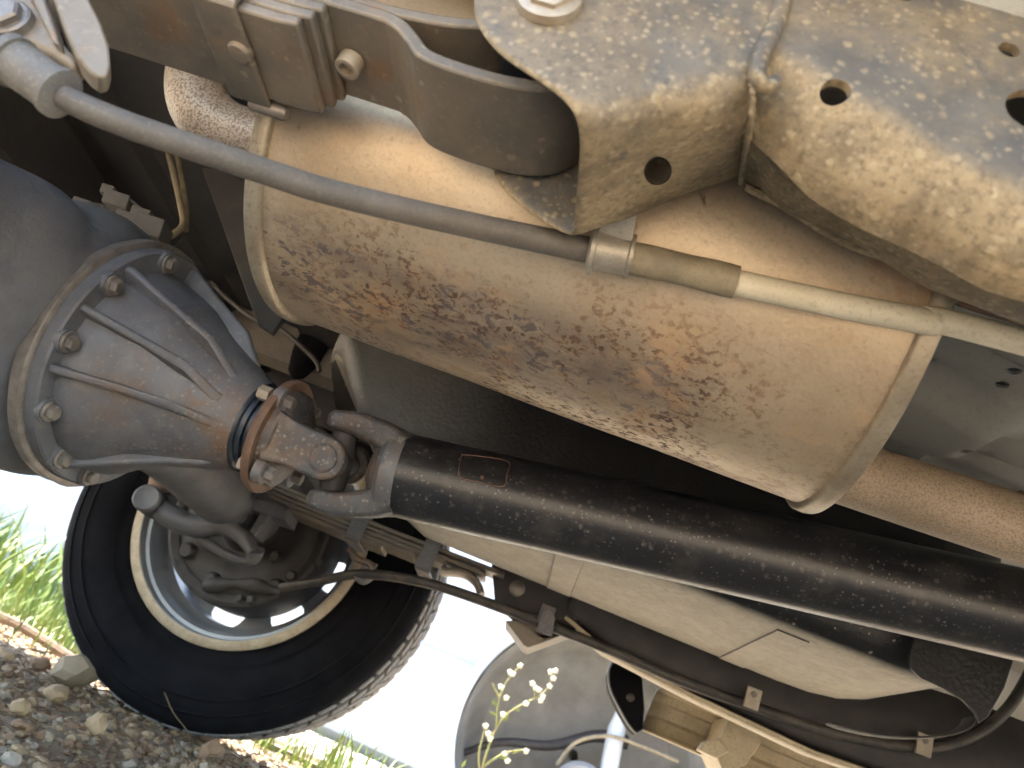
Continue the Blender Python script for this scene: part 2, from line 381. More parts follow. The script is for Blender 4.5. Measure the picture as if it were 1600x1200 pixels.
# ---- chassis rails
def rail_sections(sg, stations):
    rows = []
    for x, zo, zi, yo, yi, zt in stations:
        s = [(yi, zt), (yi, zi + .012), (yi - .004, zi)]
        for k in range(1, 7): s.append((yi + (yo - yi) * k / 7, zi + (zo - zi) * (k / 7) + .004 * math.sin(math.pi * k / 7)))
        rr = .027
        s = s[:-1]
        for k in range(7):
            a = math.pi / 2 * k / 6; s.append((yo + rr * (1 - math.sin(a)), zo + rr * (1 - math.cos(a))))
        s += [(yo, zo + .05), (yo, zo + .08), (yo + .002, zt - .008), (yo + .012, zt)]
        rows.append([(x, y, z) for y, z in s])
    return rows
st = [(.6015, .460, .500, -.6, -.508, .548), (.622, .446, .488, -.6, -.51, .545), (.645, .432, .474, -.6, -.51, .542), (.67, .424, .467, -.6, -.51, .54), (.72, .412, .455, -.6, -.51, .537), (.8, .408, .450, -.6, -.51, .535), (1.0, .40, .44, -.6, -.51, .53), (1.6, .39, .43, -.6, -.5, .53), (3.6, .39, .43, -.58, -.48, .53)]
fine = []
for a, b in zip(st, st[1:]):
    for k in range(8): fine.append(tuple(p + (q - p) * k / 8 for p, q in zip(a, b)))
fine.append(st[-1])
def dent(v):
    return Vector((v[0], v[1] + .0022 * mnoise.noise((v[0] * 28, v[1] * 28, v[2] * 28)), v[2] + .003 * mnoise.noise((v[0] * 22, v[1] * 22 + 4, v[2] * 22))))
V, F = sheet([[dent(p) for p in r] for r in rail_sections(-1, fine)])
n_ = len(rail_sections(-1, fine)[0])
rail = OBJ('chassis_rail', V, F, 'frame', T, True, solid=.004, angle=50, off=1, label='tan dusty box-section chassis rail with drilled holes')
holes = [((1302, 150), .0060), ((1570, 88), .0045), ((1606, 182), .011), ((1405, -2), .006)]
cut(rail, [lathe(at(*p, -.6) - Y * .03, Y, [(0, r), (.055, r)], 24) for p, r in holes])
# bottom lip with the wavy weld seam and the bent bead on the flank
OBJ('seam_bead', *tube([at(1165, 292, -.512), at(1240, 330, -.512), at(1310, 375, -.512), at(1400, 408, -.512), at(1500, 450, -.511), at(1640, 515, -.51)], .0022, 8), 'frame', rail)
OBJ('gusset_bead', *tube([at(1232, -40, -.603), at(1215, 30, -.604), at(1190, 85, -.605), at(1183, 118, -.605), at(1197, 135, -.604), at(1212, 128, -.603)], lambda t: .0044 * (1 - .3 * t), 12), 'frame', rail)
OBJ('floor_edge_blocker', *box(.63, 3.6, -.592, -.5, .547, .70), 'floor', T, False)  # floor edge deepened to the rail top to keep light off the muffler
# rail over the axle
rz = [(-1.5, .60), (-.5, .62), (0, .64), (.3, .62), (.5, .575), (.6, .55)]
OBJ('rail_kickup', *sheet([[(x, -.6, z + .11), (x, -.6, z), (x, -.52, z), (x, -.52, z + .11)] for x, z in rz]), 'frame', T, False, solid=.004)

# ---- front spring hanger (near side)
rear = [Vector((.44, -.602, .62)), at(728, -5, -.602), at(742, 45, -.602), at(775, 85, -.602), at(840, 125, -.603), at(893, 163, -.603), at(907, 200, -.598), at(905, 250, -.575), at(900, 310, -.54), at(896, 358, -.512), at(893, 368, -.503), at(868, 358, -.497), at(828, 335, -.495), at(788, 298, -.494), at(765, 262, -.494), at(750, 200, -.494)]
front = [Vector((.604, -.603, .62)), Vector((.604, -.603, .55)), Vector((.604, -.603, .52)), Vector((.605, -.603, .50)), Vector((.605, -.603, .475)), Vector((.605, -.602, .458)), Vector((.606, -.596, .447)), Vector((.608, -.572, .455)), Vector((.611, -.54, .472)), Vector((.614, -.512, .488)), Vector((.615, -.502, .496)), Vector((.614, -.495, .505)), Vector((.612, -.494, .515)), Vector((.61, -.494, .525)), Vector((.608, -.494, .54)), Vector((.605, -.494, .58))]
rows = []
for a, b in zip(rear, front):
    rows.append([a.lerp(b, t) + Vector((0, .0015 * mnoise.noise(a.lerp(b, t) * 30), .0025 * mnoise.noise(a.lerp(b, t) * 24))) for t in [i / 10 for i in range(11)]])
hang = OBJ('spring_hanger', *sheet(rows), 'frame', T, True, solid=.0042, sub=2, label='dusty folded spring hanger with a drilled hole, bluish outer plate')
nb = (front[8] - rear[8]).cross(rear[9] - rear[7]).normalized()
hp = at(1028, 268, -.545)
hd = (at(1028, 268, -.49) - at(1028, 268, -.6))
cut(hang, [lathe(at(1028, 268, -.6), hd, [(0, .0066), (hd.length, .0066)], 24)])
hexbolt('bolt', at(858, 0, -.606), -Y + Z * .05, .0105, .006, 'bolt_pale', hang)
OBJ('weld_seam', *tube([at(1172, 120, -.604), at(1176, 150, -.600), at(1172, 200, -.585), at(1163, 250, -.55), at(1157, 285, -.515)], lambda t: .0013 + .0004 * math.sin(t * 70), 8), 'frame', hang)

# ---- near leaf spring
def leaf(name, prof, y0, y1, th, mat, parent, bev=.0016):
    V, F = [], []
    n = len(prof)
    top = []
    for i, (x, z) in enumerate(prof):
        a = Vector(prof[min(i + 1, n - 1)]) - Vector(prof[max(i - 1, 0)]); a.normalize(); nx, nz = -a.y, a.x
        top.append((x + nx * th, z + nz * th))
    for (x, z), (tx, tz) in zip(prof, top): V += [(x, y0, z), (x, y1, z), (tx, y1, tz), (tx, y0, tz)]
    for i in range(n - 1):
        for k in range(4): F.append((i * 4 + k, i * 4 + (k + 1) % 4, (i + 1) * 4 + (k + 1) % 4, (i + 1) * 4 + k))
    F += [(3, 2, 1, 0), tuple((n - 1) * 4 + k for k in range(4))]
    return OBJ(name, V, F, mat, parent, True, bevel=bev, angle=35)
sp = empty('leaf_spring', (0, 0, 0), '', ''); sp.parent = T
for k in ('category',): del sp[k]
sp['label'] = 'dusty brown leaf spring pack with clamp and rolled eye'
def curve2(P, sub=8): return [(v.x, v.z) for v in smooth_path([Vector((x, 0, z)) for x, z in P], sub)]
leaf('leaf', curve2([(-.6, .50), (-.3, .475), (0, .467), (.3, .467), (.405, .4675), (.424, .466), (.436, .459), (.446, .4515), (.462, .4485), (.49, .4485), (.510, .4525), (.524, .462), (.531, .478), (.524, .494), (.508, .503), (.49, .497)], 7), -.561, -.499, .0075, 'spring', sp)
OBJ('eye_bush', *lathe((.503, -.565, .478), Y, [(0, .021), (.07, .021)], 28), 'rubber', sp)
leaf('leaf', curve2([(-.5, .50), (0, .4755), (.36, .4755), (.43, .477), (.47, .487), (.50, .512), (.535, .52)], 6), -.558, -.502, .007, 'spring', sp)
for z, xe in ((.4605, .388), (.4535, .3855), (.4465, .381)):
    leaf('leaf', [(-.38, z + .006), (0, z), (.2, z), (xe - .012, z), (xe, z + .0015)], -.5605, -.4995, .0066, 'spring', sp)
# clamp round the pack, rivet, bolt end
cl = OBJ('spring_clamp', *sheet([[(x, y, z) for x in (.322, .326, .344, .348)] for y, z in ((-.564, .50), (-.564, .446), (-.5625, .4445), (-.53, .4442), (-.498, .4445), (-.4955, .446), (-.4955, .50))]), 'spring', sp, True, solid=.003, bevel=.001, label='bent steel clamp strap round the leaf pack')
rv = at(371, 86, -.535)
OBJ('rivet', *lathe((rv.x, rv.y, .4428), -Z, [(-.003, .0068), (.0008, .0068), (.0024, .0056), (.003, .003)], 20), 'spring', sp)
OBJ('clamp_bolt', *lathe((.333, -.4925, .4465), X, [(0, .0045), (.022, .0045), (.024, .003)], 14), 'bolt', sp)
nutp = at(558, 84, -.529)
OBJ('nut', *lathe(Vector((nutp.x, nutp.y, .4665)), -Z, [(0, .0072), (.0075, .0072), (.0082, .0064), (.0082, .0042), (.004, .0040)], 20), 'bolt_pale', sp)

# ---- spring seat plates, top left
seat = OBJ('spring_seat', *prism([at(px, py, -.572) for px, py in ((60, -60), (84, 0), (100, 45), (118, 85), (140, 112), (155, 122), (168, 118), (173, 100), (170, 70), (158, 35), (140, 0), (115, -60))], (-.006, .012, 0)), 'far_spring', T, True, bevel=.0014, label='rounded steel spring seat plate')
OBJ('seat_web', *prism([at(px, py, -.568) for px, py in ((-80, -60), (-80, 40), (-10, 62), (40, 66), (75, 80), (112, 105), (118, 88), (86, 52), (70, 20), (52, -10), (30, -60))], (0, .012, 0)), 'far_spring', seat, True, bevel=.003)
OBJ('seat_rib', *prism([at(px, py, -.574) for px, py in ((42, -20), (60, 20), (80, 62), (92, 70), (84, 40), (62, -20))], (0, .01, 0)), 'far_spring', seat, True, bevel=.001)
hexbolt('bolt', at(14, 32, -.570), -Y, .0085, .007, 'bolt', seat)

# ---- parking brake cable
cy = -.474
P = [at(px, py, yy) for px, py, yy in ((-60, 60, -.595), (60, 112, -.59), (102, 152, -.587), (180, 188, -.578), (300, 230, -.56), (420, 270, -.538), (500, 296, -.523), (620, 326, -.502), (750, 355, -.482), (860, 378, -.476), (950, 397, cy), (1000, 405, cy))]
cab = OBJ('parking_brake_cable', *tube(P, lambda t: .0049 + .0026 * min(1, t * 1.25), 18, 6), 'cable', T, True, label='dusty grey parking brake cable running past the muffler')
a0, a1 = at(16, 92, -.592), at(98, 150, -.587); ax = (a1 - a0).normalized(); L = (a1 - a0).length
OBJ('cable_boot', *lathe(a0, ax, [(-.003, .007), (-.001, .0112), (.0035, .0115), (.0038, .0101), (L * .5, .0101), (L - .0045, .0101), (L - .004, .0112), (L - .001, .0112), (L + .001, .007)], 32), 'boot', cab)
OBJ('cable_sleeve', *tube([at(980, 402, cy), at(1060, 419, cy), at(1150, 441, cy)], lambda t: .0092 + .0003 * math.sin(t * 9), 18), 'sleeve', cab, label='muddy thick sleeve on the cable')
OBJ('pale_jacket', *tube([at(1148, 441, cy), at(1300, 474, cy), at(1450, 503, cy), at(1620, 540, cy), Vector((1.3, cy, .5)), Vector((2.2, cy, .5))], .0073, 18), 'pale', cab, label='cream coloured front length of cable')
q0, q1 = at(920, 388, cy), at(988, 402, cy); ax = (q1 - q0).normalized(); L = (q1 - q0).length
ck = OBJ('cable_clamp', *lathe(q0, ax, [(0, .0125), (.0015, .0148), (.004, .0148), (.0045, .0118), (.007, .0116), (L - .003, .0118), (L - .002, .0128), (L, .0125)], 28), 'clamp', cab, label='zinc cable clamp under the spring hanger')
OBJ('clamp_strap', *prism([at(928, 366, cy - .008), at(985, 392, cy - .008), at(996, 330, cy - .022), at(945, 330, cy - .022)], (0, .0035, 0)), 'clamp', ck, True, bevel=.001)

# ---- muffler
S = 1.38
def sc(p): return CAM + (Vector(p) - CAM) * S
m0, m1, mr = sc((.4017, -.4837, .4393)), sc((.7048, -.4837, .4393)), .1022 * S
ml = (m1 - m0).length
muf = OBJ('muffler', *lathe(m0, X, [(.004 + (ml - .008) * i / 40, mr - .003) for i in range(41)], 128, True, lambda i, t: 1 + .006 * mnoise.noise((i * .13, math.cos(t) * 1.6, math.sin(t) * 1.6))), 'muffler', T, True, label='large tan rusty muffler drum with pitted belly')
for h, sgn in ((0, 1), (ml, -1)):
    pr = [(h + sgn * a, r) for a, r in ((-.004, mr - .02), (-.0045, mr - .002), (-.003, mr + .0015), (.0, mr + .0022), (.0055, mr + .002), (.0075, mr + .0004), (.0085, mr - .004))]
    OBJ('end_band', *lathe(m0, X, pr, 128, False), 'band', muf, label='rolled steel rim at the end of the muffler')
    OBJ('end_cap', *lathe(m0, X, [(h - sgn * .002, mr - .016), (h - sgn * .006, mr - .03), (h - sgn * .010, mr * .4), (h - sgn * .011, .001)], 96, False), 'muffler', muf)
OBJ('support_strap', *tube([at(1478, 445, -.30), at(1490, 452, -.27), at(1540, 470, -.26), at(1640, 500, -.25)], .012, 12), 'rust', muf)
ep = OBJ('exhaust_pipe', *tube([at(1300, 728, -.30), at(1345, 745, -.30), at(1600, 828, -.30), at(1700, 860, -.30), Vector((1.5, -.27, .46)), Vector((2.6, -.27, .46))], .0245, 40, 8), 'pipe', T, True, label='straight rusty exhaust pipe leaving the muffler')
OBJ('tail_pipe', *tube([at(430, 232, -.335), at(395, 222, -.335), at(352, 205, -.335), at(322, 180, -.338), at(308, 145, -.34), at(312, 100, -.34), at(330, 50, -.335), Vector((.14, -.33, .70)), Vector((-.1, -.33, .715)), Vector((-.4, -.33, .66))], .0262, 40, 8), 'pipe_speckled', T, True, label='bent freckled tail pipe entering the muffler')

# ---- rear axle
dy_, dz_ = -.086, .381
prof = []
NY = 90
rows = []
for i in range(NY + 1):
    y = -.70 + 1.34 * i / NY; d = abs(y - dy_)
    b = math.sqrt(max(0, 1 - (d / .165) ** 2)) if d < .165 else 0
    t = .053
    e = math.exp(-((d - .14) / .085) ** 2) if d > .14 else 1
    h = max(t + .045 * e, .150 * b)
    if d < .165: h = max(h, t + .045)
    hx = t + (.076 - t) * (1 if d < .12 else math.exp(-((d - .12) / .1) ** 2))
    row = []
    for k in range(48):
        a = 2 * math.pi * k / 48; ca, sa = math.cos(a), math.sin(a); pw = .8 if d < .2 else 1
        row.append((hx * math.copysign(abs(ca) ** pw, ca), y, dz_ + h * math.copysign(abs(sa) ** pw, sa)))
    rows.append(row + [row[0]])
axle = OBJ('rear_axle', *sheet(rows), 'cast_dark', T, True, angle=80, sub=1, label='dark grey rear axle housing with bolted differential')
pc = Vector((0, dy_, dz_))
# carrier: flange, bulging case, ribs, nose
OBJ('housing_flange', *lathe(pc, X, [(.068, .138), (.080, .1395), (.0815, .137)], 72, True, lambda i, t: 1 + .012 * mnoise.noise((math.cos(t) * 6, math.sin(t) * 6, 3)) ), 'bolt', axle, label='ragged gasket edge of the housing flange')
OBJ('carrier_flange', *lathe(pc, X, [(.078, .1325), (.0925, .1325), (.0945, .1305), (.0945, .09)], 72), 'cast', axle)
pn = Vector((.243, -.086, .371))
rows = []
for i in range(27):
    t = i / 26; x = .088 + .158 * t; cen = Vector((x, dy_ + (pn.y - dy_) * t, dz_ + (pn.z - dz_) * t))
    rr = .112 + (.049 - .112) * t ** .92
    row = []
    for k in range(72):
        a = 2 * math.pi * k / 72
        lobe = .012 * math.exp(-((t - .16) / .15) ** 2) * (.5 + .5 * math.cos(a - R(262)))
        lobe += .010 * math.exp(-((t - .40) / .12) ** 2) * max(0, math.cos((a - R(150)) * 1.3)) ** 2
        lobe += .010 * math.exp(-((t - .3) / .2) ** 2) * max(0, math.cos(a - R(60))) ** 2
        q = rr + lobe
        row.append(cen + Vector((0, q * math.cos(a), q * math.sin(a))))
    rows.append(row + [row[0]])
OBJ('differential_carrier', *sheet(rows), 'cast', axle, True, angle=80, label='ribbed cast differential nose with rust along its underside')
for deg in (100, 150, 179, 208, 262):
    a = R(deg); u = Vector((0, math.cos(a), math.sin(a))); tn = Vector((0, -math.sin(a), math.cos(a)))
    pts = [pc + X * .090 + u * .126, pc + X * .100 + u * .127, pc + X * .15 + u * .101, pc + X * .19 + u * .082, pn - X * .022 + u * .060, pn - X * .008 + u * .050, pn - X * .008 + u * .03, pc + X * .090 + u * .06]
    OBJ('rib', *prism([p - tn * .0042 for p in pts], tn * .0084), 'cast', axle, True, bevel=.003, seg=3)
for deg in (162, 124, 195, 228, 258, 284, 86, 50, 15):
    a = R(deg); u = Vector((0, math.cos(a), math.sin(a)))
    OBJ('bolt_boss', *lathe(pc + u * .121, X, [(.092, .0125), (.098, .0118)], 20), 'cast', axle)
    hexbolt('bolt', pc + u * .121 + X * .098, X, .0078, .009, 'bolt', axle)
OBJ('pinion_seal', *lathe(pn, X, [(-.010, .046), (-.004, .0485), (.004, .0478), (.006, .046), (.0065, .0435), (.011, .0425), (.0115, .038), (.018, .0375), (.02, .03)], 56), 'seal', axle, label='blue-black pinion oil seal ring')
OBJ('fill_plug', *lathe(pc + Vector((.098, .035, -.105)), X + Z * -.3, [(0, .014), (.009, .014), (.010, .008)], 20), 'cast', axle)
# sensor wiring on top of the axle
wr = OBJ('wire_bracket', *prism([at(px, py, -.10) for px, py in ((108, 345), (112, 318), (118, 318), (160, 330), (160, 352), (152, 352), (152, 338), (122, 328), (118, 348))], (0, .03, 0)), 'plastic', axle, False, bevel=.0008)
OBJ('sensor_wire', *tube([at(-30, 285, -.1), at(25, 305, -.1), at(80, 312, -.1), at(128, 318, -.09), at(160, 322, -.08), at(168, 338, -.08), at(180, 330, -.08)], .0024, 10), 'line', axle)
for q, s_ in (((186, 318), (.016, .010, .009)), ((132, 322), (.012, .008, .005)), ((202, 348), (.014, .010, .008)), ((222, 336), (.012, .006, .006)), ((238, 362), (.018, .014, .012)), ((170, 300), (.008, .006, .006))):
    OBJ('connector', *obox(at(*q, -.07), (RGT * .95 - UPV * .3) * s_[0], Y * s_[1], (UPV * .95 + RGT * .3) * s_[2]), 'plastic', axle, False, bevel=.0012)
OBJ('breather_hose', *tube([at(262, 235, .02), at(272, 275, .02), at(282, 320, .01), at(285, 352, .0), at(262, 372, -.02)], .0042, 10), 'sleeve', axle)
OBJ('breather_hose', *tube([at(275, 235, .03), at(284, 280, .03), at(291, 330, .02), at(290, 360, .01)], .0036, 10), 'sleeve', axle)
OBJ('sensor_wire', *tube([at(195, 305, -.08), at(240, 345, -.06), at(252, 378, -.05), at(270, 382, -.04), at(284, 372, -.02)], .002, 8), 'line', axle)
# far spring seat, tubes, brackets on the axle
OBJ('spring_pad', *obox(at(420, 800, .50), (.045, 0, .004), (0, .035, 0), (-.001, 0, .012)), 'cast_dark', axle, False, bevel=.002)
OBJ('shock_eye', *lathe(at(240, 786, .46) - Y * .02, Y - X * .15, [(-.014, .013), (-.016, .020), (-.012, .0235), (.045, .0235), (.048, .015)], 28), 'cast', axle)
OBJ('shock_bracket', *tube([at(255, 800, .47), at(300, 822, .47), at(350, 822, .48), at(378, 838, .48), at(396, 862, .48)], lambda t: .030 - .014 * t, 16, 8, .7), 'cast', axle, label='curved forged bracket by the brake')
OBJ('shock_bracket', *tube([at(300, 830, .50), at(330, 852, .50), at(365, 872, .50), at(392, 876, .5), at(402, 860, .48)], lambda t: .014, 14, 8, .6), 'cast', axle)
OBJ('bracket_plate', *prism([at(px, py, .47) for px, py in ((368, 808), (405, 762), (418, 770), (428, 795), (398, 838), (390, 830), (412, 792), (402, 785), (378, 818))], (0, .05, 0)), 'cast', axle, False, bevel=.0015)

# ---- propeller shaft
s0, s1 = at(605, 737, -.084), at(1600, 961, -.095)
ax = (s1 - s0).normalized(); L = (s1 - s0).length
shaft = OBJ('propeller_shaft', *lathe(s0, ax, [(0, .040), (.002, .0425), (.03, .0428), (.6, .0428), (L + .3, .0428), (1.6, .0428)], 64), 'shaft', T, True, label='glossy black propeller shaft flecked with dirt')
OBJ('weld_ring', *lathe(s0, ax, [(-.004, .037), (.002, .0442), (.008, .045), (.014, .0439), (.018, .0429)], 64, False, lambda i, t: 1 + .012 * mnoise.noise((math.cos(t) * 7, math.sin(t) * 7, i * .6))), 'cast', shaft)
J = s0 - ax * .052 + Vector((0, 0, -.001))
# companion flange
fx = pn + X * .026
OBJ('companion_flange', *lathe(fx, X, [(-.006, .038), (-.004, .046), (0, .0605), (.003, .062), (.007, .062), (.009, .061), (.0095, .05)], 64), 'rust', shaft, label='rust-brown round companion flange')
OBJ('flange_yoke', *lathe(fx, X, [(.009, .052), (.018, .050), (.024, .040), (.030, .026), (.032, .01)], 40), 'greasy', shaft)
bA = (at(512, 718, -.125) - J); bA = (bA - X * bA.dot(X)).normalized()                 # trunnion axis of the flange yoke
bB = ax.cross(bA).normalized()
def ear(base, tip, off_dir, off, width_dir, wid, th, nm, mat):
    tip = Vector(tip); base = Vector(base); d = (tip - base); Ld = d.length; d.normalize(); pts = []
    wv = (width_dir - d * width_dir.dot(d)).normalized()
    pts.append(base + wv * wid * 1.25); pts.append(base + d * Ld * .35 + wv * wid * 1.02)
    for k in range(13):
        a = math.pi / 2 - math.pi * k / 12; pts.append(tip + wv * wid * math.sin(a) + d * wid * math.cos(a))
    pts.append(base + d * Ld * .35 - wv * wid * 1.02); pts.append(base - wv * wid * 1.25)
    o = off_dir * off
    return OBJ(nm, *prism([p + o - off_dir * th / 2 for p in pts], off_dir * th), mat, shaft, True, bevel=.0035, seg=3)
for s_ in (1, -1):
    ear(fx + X * .012, J, bA, s_ * .040, bB, .0215, .015, 'flange_yoke_ear', 'greasy')
    OBJ('bearing_cap', *lathe(J + bA * s_ * .044, bA * s_, [(-.01, .0145), (.0045, .0145), (.0055, .0135), (.0055, .0125), (.0045, .0118)], 32), 'greasy', shaft)
    # shaft yoke arm: bent plate from the tube to the trunnion
    arm = [s0 + bB * s_ * .024 + ax * .012, s0 + bB * s_ * .0335 - ax * .004, J + bB * s_ * .0405 + ax * .018, J + bB * s_ * .041 - ax * .004, J + bB * s_ * .0405 - ax * .019]
    OBJ('shaft_yoke_arm', *tube(arm, lambda t: .034 - .016 * t if t < .8 else .0212 - .010 * ((t - .8) / .2) ** 2, 28, 8, .5, bB, True, .45), 'greasy', shaft, True)
    OBJ('bearing_cap', *lathe(J + bB * s_ * .040, bB * s_, [(-.01, .0135), (.007, .0135), (.008, .012)], 28), 'greasy', shaft)
    OBJ('cross_trunnion', *lathe(J, bB * s_, [(0, .016), (.02, .014), (.034, .0125)], 24), 'dark', shaft)
    OBJ('cross_trunnion', *lathe(J, bA * s_, [(0, .016), (.02, .014), (.034, .0125)], 24), 'dark', shaft)
OBJ('yoke_base', *lathe(s0, -ax, [(-.01, .034), (.004, .034), (.012, .028), (.018, .012)], 40), 'greasy', shaft)
for k in range(4):
    a = R(45 + 90 * k); u = bA * math.cos(a) + bB * math.sin(a); p = fx + u * .051
    OBJ('bolt_lug', *lathe(p, X, [(.008, .0135), (.017, .0125), (.018, .010)], 24), 'cast', shaft)
    hexbolt('bolt', p + X * .0175, X, .0072, .010, 'bolt', shaft, False)
    OBJ('nut', *lathe(p, -X, [(-.001, .0082), (.011, .0082), (.012, .007)], 6), 'bolt_pale', shaft, True, angle=30)
# rust-edged rectangular mark welded on the tube
def on_shaft(px, py):
    d = (FWD + RGT * ((px - 800) / FPX) - UPV * ((py - 600) / FPX)).normalized()
    # ray against the tube
    o = CAM - s0; a_ = d - ax * d.dot(ax); b_ = o - ax * o.dot(ax); rr = .0431
    A, B, C = a_.dot(a_), 2 * a_.dot(b_), b_.dot(b_) - rr * rr; D = max(B * B - 4 * A * C, 0)
    return CAM + d * ((-B - math.sqrt(D)) / (2 * A))
cs = [(722, 710), (760, 714), (795, 722), (792, 742), (786, 760), (752, 754), (720, 746), (718, 728), (722, 710)]
OBJ('welded_mark', *tube([on_shaft(*q) for q in cs], .0006, 6, 4, capped=True), 'rust', shaft, label='rust-edged rectangular mark on the shaft')
OBJ('rust_spot', *lathe(on_shaft(753, 746), (CAM - on_shaft(753, 746)), [(-.001, .0022), (.0006, .0018)], 10), 'rust', shaft)

# ---- wheel (far side)
wc = Vector((0, .6416, .375))
whl = empty('wheel', (0, 0, 0), '', ''); whl.parent = T; del whl['category']; whl['label'] = 'black tyre on a pale steel rim, seen from inside'
OBJ('tyre', *lathe(wc, Y, [(.012, .226), (.0, .232), (-.006, .245), (-.018, .27), (-.022, .295), (-.016, .325), (-.002, .352), (.008, .363), (.020, .3685), (.05, .3665), (.18, .3665), (.196, .3685), (.205, .362), (.222, .33), (.225, .29), (.21, .25), (.2, .23), (.16, .215), (.04, .215), (.012, .226)], 120, False), 'rubber', whl, True, angle=60)
for r_ in (.255, .312, .338):
    OBJ('sidewall_ring', *lathe(wc, Y, [(-.0155 if r_ < .3 else (-.0205 if r_ < .33 else -.009), r_), (-.0175 if r_ < .3 else (-.0225 if r_ < .33 else -.0115), r_ + .003), (-.0185 if r_ < .3 else (-.0205 if r_ < .33 else -.007), r_ + .006)], 120, False), 'rubber', whl)
# tread blocks in five rows
def block_mesh(y0, y1, r0, r1, dth, skew, notch):
    V, F = [], []
    na = 3
    for rr in (r0, r1):
        for y, s_ in ((y0, 0), (y1, skew)):
            for k in range(na):
                a = dth * (k / (na - 1) - .5) + s_; tap = 1 if rr == r0 else .93
                V.append((rr * math.sin(a * tap), y + (0 if rr == r0 else (.002 if y == y0 else -.001)), rr * math.cos(a * tap)))
    n = na
    for k in range(n - 1):
        F.append((2 * n + k, 2 * n + k + 1, 3 * n + k + 1, 3 * n + k)); F.append((k, k + 1, 2 * n + k + 1, 2 * n + k)); F.append((n + k, n + k + 1, 3 * n + k + 1, 3 * n + k))
    F.append((0, n, 3 * n, 2 * n)); F.append((n - 1, 2 * n - 1, 4 * n - 1, 3 * n - 1))
    return V, F
NB = 58
for y0, y1, rr0, rr1, fill, skew, ph in ((.018, .046, .352, .3712, .86, .0, 0), (.051, .084, .362, .3745, .90, .03, .5), (.089, .124, .362, .3752, .90, -.03, .2), (.129, .162, .362, .3745, .90, .03, .7), (.168, .200, .352, .3712, .86, 0, .4)):
    me0 = None
    for k in range(NB):
        a = 2 * math.pi * (k + ph) / NB
        ca = math.cos(a)
        if ca > .35: continue                                   # the top of the tyre is hidden in the arch
        if me0 is None:
            o = OBJ('tread_block', *block_mesh(y0, y1, rr0, rr1, 2 * math.pi / NB * fill, skew, 0), 'tread', whl, False, bevel=.0018); me0 = o
        else:
            o = me0.copy(); scene.collection.objects.link(o); o.parent = whl
        o.location = wc; o.rotation_euler = (0, a, 0)
OBJ('rim', *lathe(wc, Y, [(.012, .227), (-.004, .229), (-.006, .226), (-.006, .2135), (.001, .2115), (.013, .2105), (.014, .204), (.022, .200), (.055, .196), (.07, .182), (.13, .180), (.17, .20), (.20, .212)], 96, False), 'rim', whl, True, angle=40)
OBJ('rim_lip', *lathe(wc, Y, [(.006, .2305), (-.0055, .2315), (-.0075, .229), (-.0075, .2145), (-.002, .2125)], 96, False), 'rim_lip', whl, label='mud-stained pale lip of the rim')
disc = OBJ('wheel_disc', *lathe(wc, Y, [(.128, .05), (.128, .11), (.142, .13), (.142, .155), (.13, .1805), (.134, .1805), (.147, .157), (.147, .128), (.133, .108), (.133, .05)], 72, False), 'rim', whl)
cut(disc, [lathe(wc + Vector((math.sin(a), 0, math.cos(a))) * .155 + Y * .08, Y, [(0, .034), (.12, .034)], 16) for a in [2 * math.pi * (k + .1) / 8 for k in range(8)]])
OBJ('wheel_weight', *tube([wc + Vector((math.cos(a), 0, -math.sin(a))) * .2085 + Y * .004 for a in [R(14 + 3 * i) for i in range(6)]], .003, 8), 'clamp', whl)
OBJ('hub', *lathe(wc, Y, [(.08, .0), (.08, .07), (.127, .075)], 40, False), 'dark', whl)
drum = OBJ('brake_drum', *lathe(wc, Y, [(-.018, .136), (-.022, .150), (-.018, .156), (.0, .158), (.02, .1585), (.1, .1575), (.12, .12)], 80, False), 'dark', whl)
OBJ('backing_plate', *lathe(wc, Y, [(-.004, .150), (-.012, .146), (-.014, .13), (-.020, .12), (-.021, .095), (-.014, .085), (-.014, .055), (-.03, .05), (-.06, .048)], 72, False), 'dark', whl, label='grimy drum brake backing plate')
for px, py, s_ in ((292, 860, .016), (430, 915, .013), (455, 900, .010), (375, 935, .008), (392, 937, .008), (330, 905, .014), (498, 880, .010), (430, 870, .012)):
    p = at(px, py, .615)
    OBJ('brake_fitting', *lathe(p, Vector((random.uniform(-.2, .2), -1, random.uniform(-.2, .2))), [(-.03, s_ * 1.1), (.0, s_), (.006, s_ * .7)], 14), 'dark', whl)
OBJ('wheel_cylinder', *tube([at(320, 915, .615), at(380, 912, .61), at(440, 925, .615)], lambda t: .011 + .003 * math.sin(t * 12), 16), 'dark', whl)

# ---- far leaf spring
sp2 = empty('leaf_spring', (0, 0, 0), '', ''); sp2.parent = T; del sp2['category']; sp2['label'] = 'rusty stacked leaf spring on the wheel side'
for k, (z, xe) in enumerate(((.432, .50), (.424, .47), (.416, .40), (.408, .345), (.400, .29))):
    leaf('leaf', curve2([(-.6, z + .07), (-.25, z + .012), (0, z), (.2, z - .002), (xe, z + (.0 if k else .004))], 5), .47, .53, .0072, 'far_spring', sp2)
for px, py in ((553, 836), (664, 880)):
    p = at(px, py, .465)
    OBJ('spring_clamp', *sheet([[(p.x + dx, y, z) for dx in (-.014, .014)] for y, z in ((.462, .452), (.4615, .396), (.466, .3935), (.534, .3935), (.538, .398), (.538, .452))]), 'cast_dark', sp2, False, solid=.004, bevel=.001)
hp2 = OBJ('spring_hanger', *prism([at(px, py, .50) for px, py in ((768, 880), (773, 938), (777, 948), (800, 968), (850, 1000), (900, 985), (905, 930), (800, 860))], (0, .006, 0)), 'dark', T, False, bevel=.001, label='black spring hanger plate with round bolt')
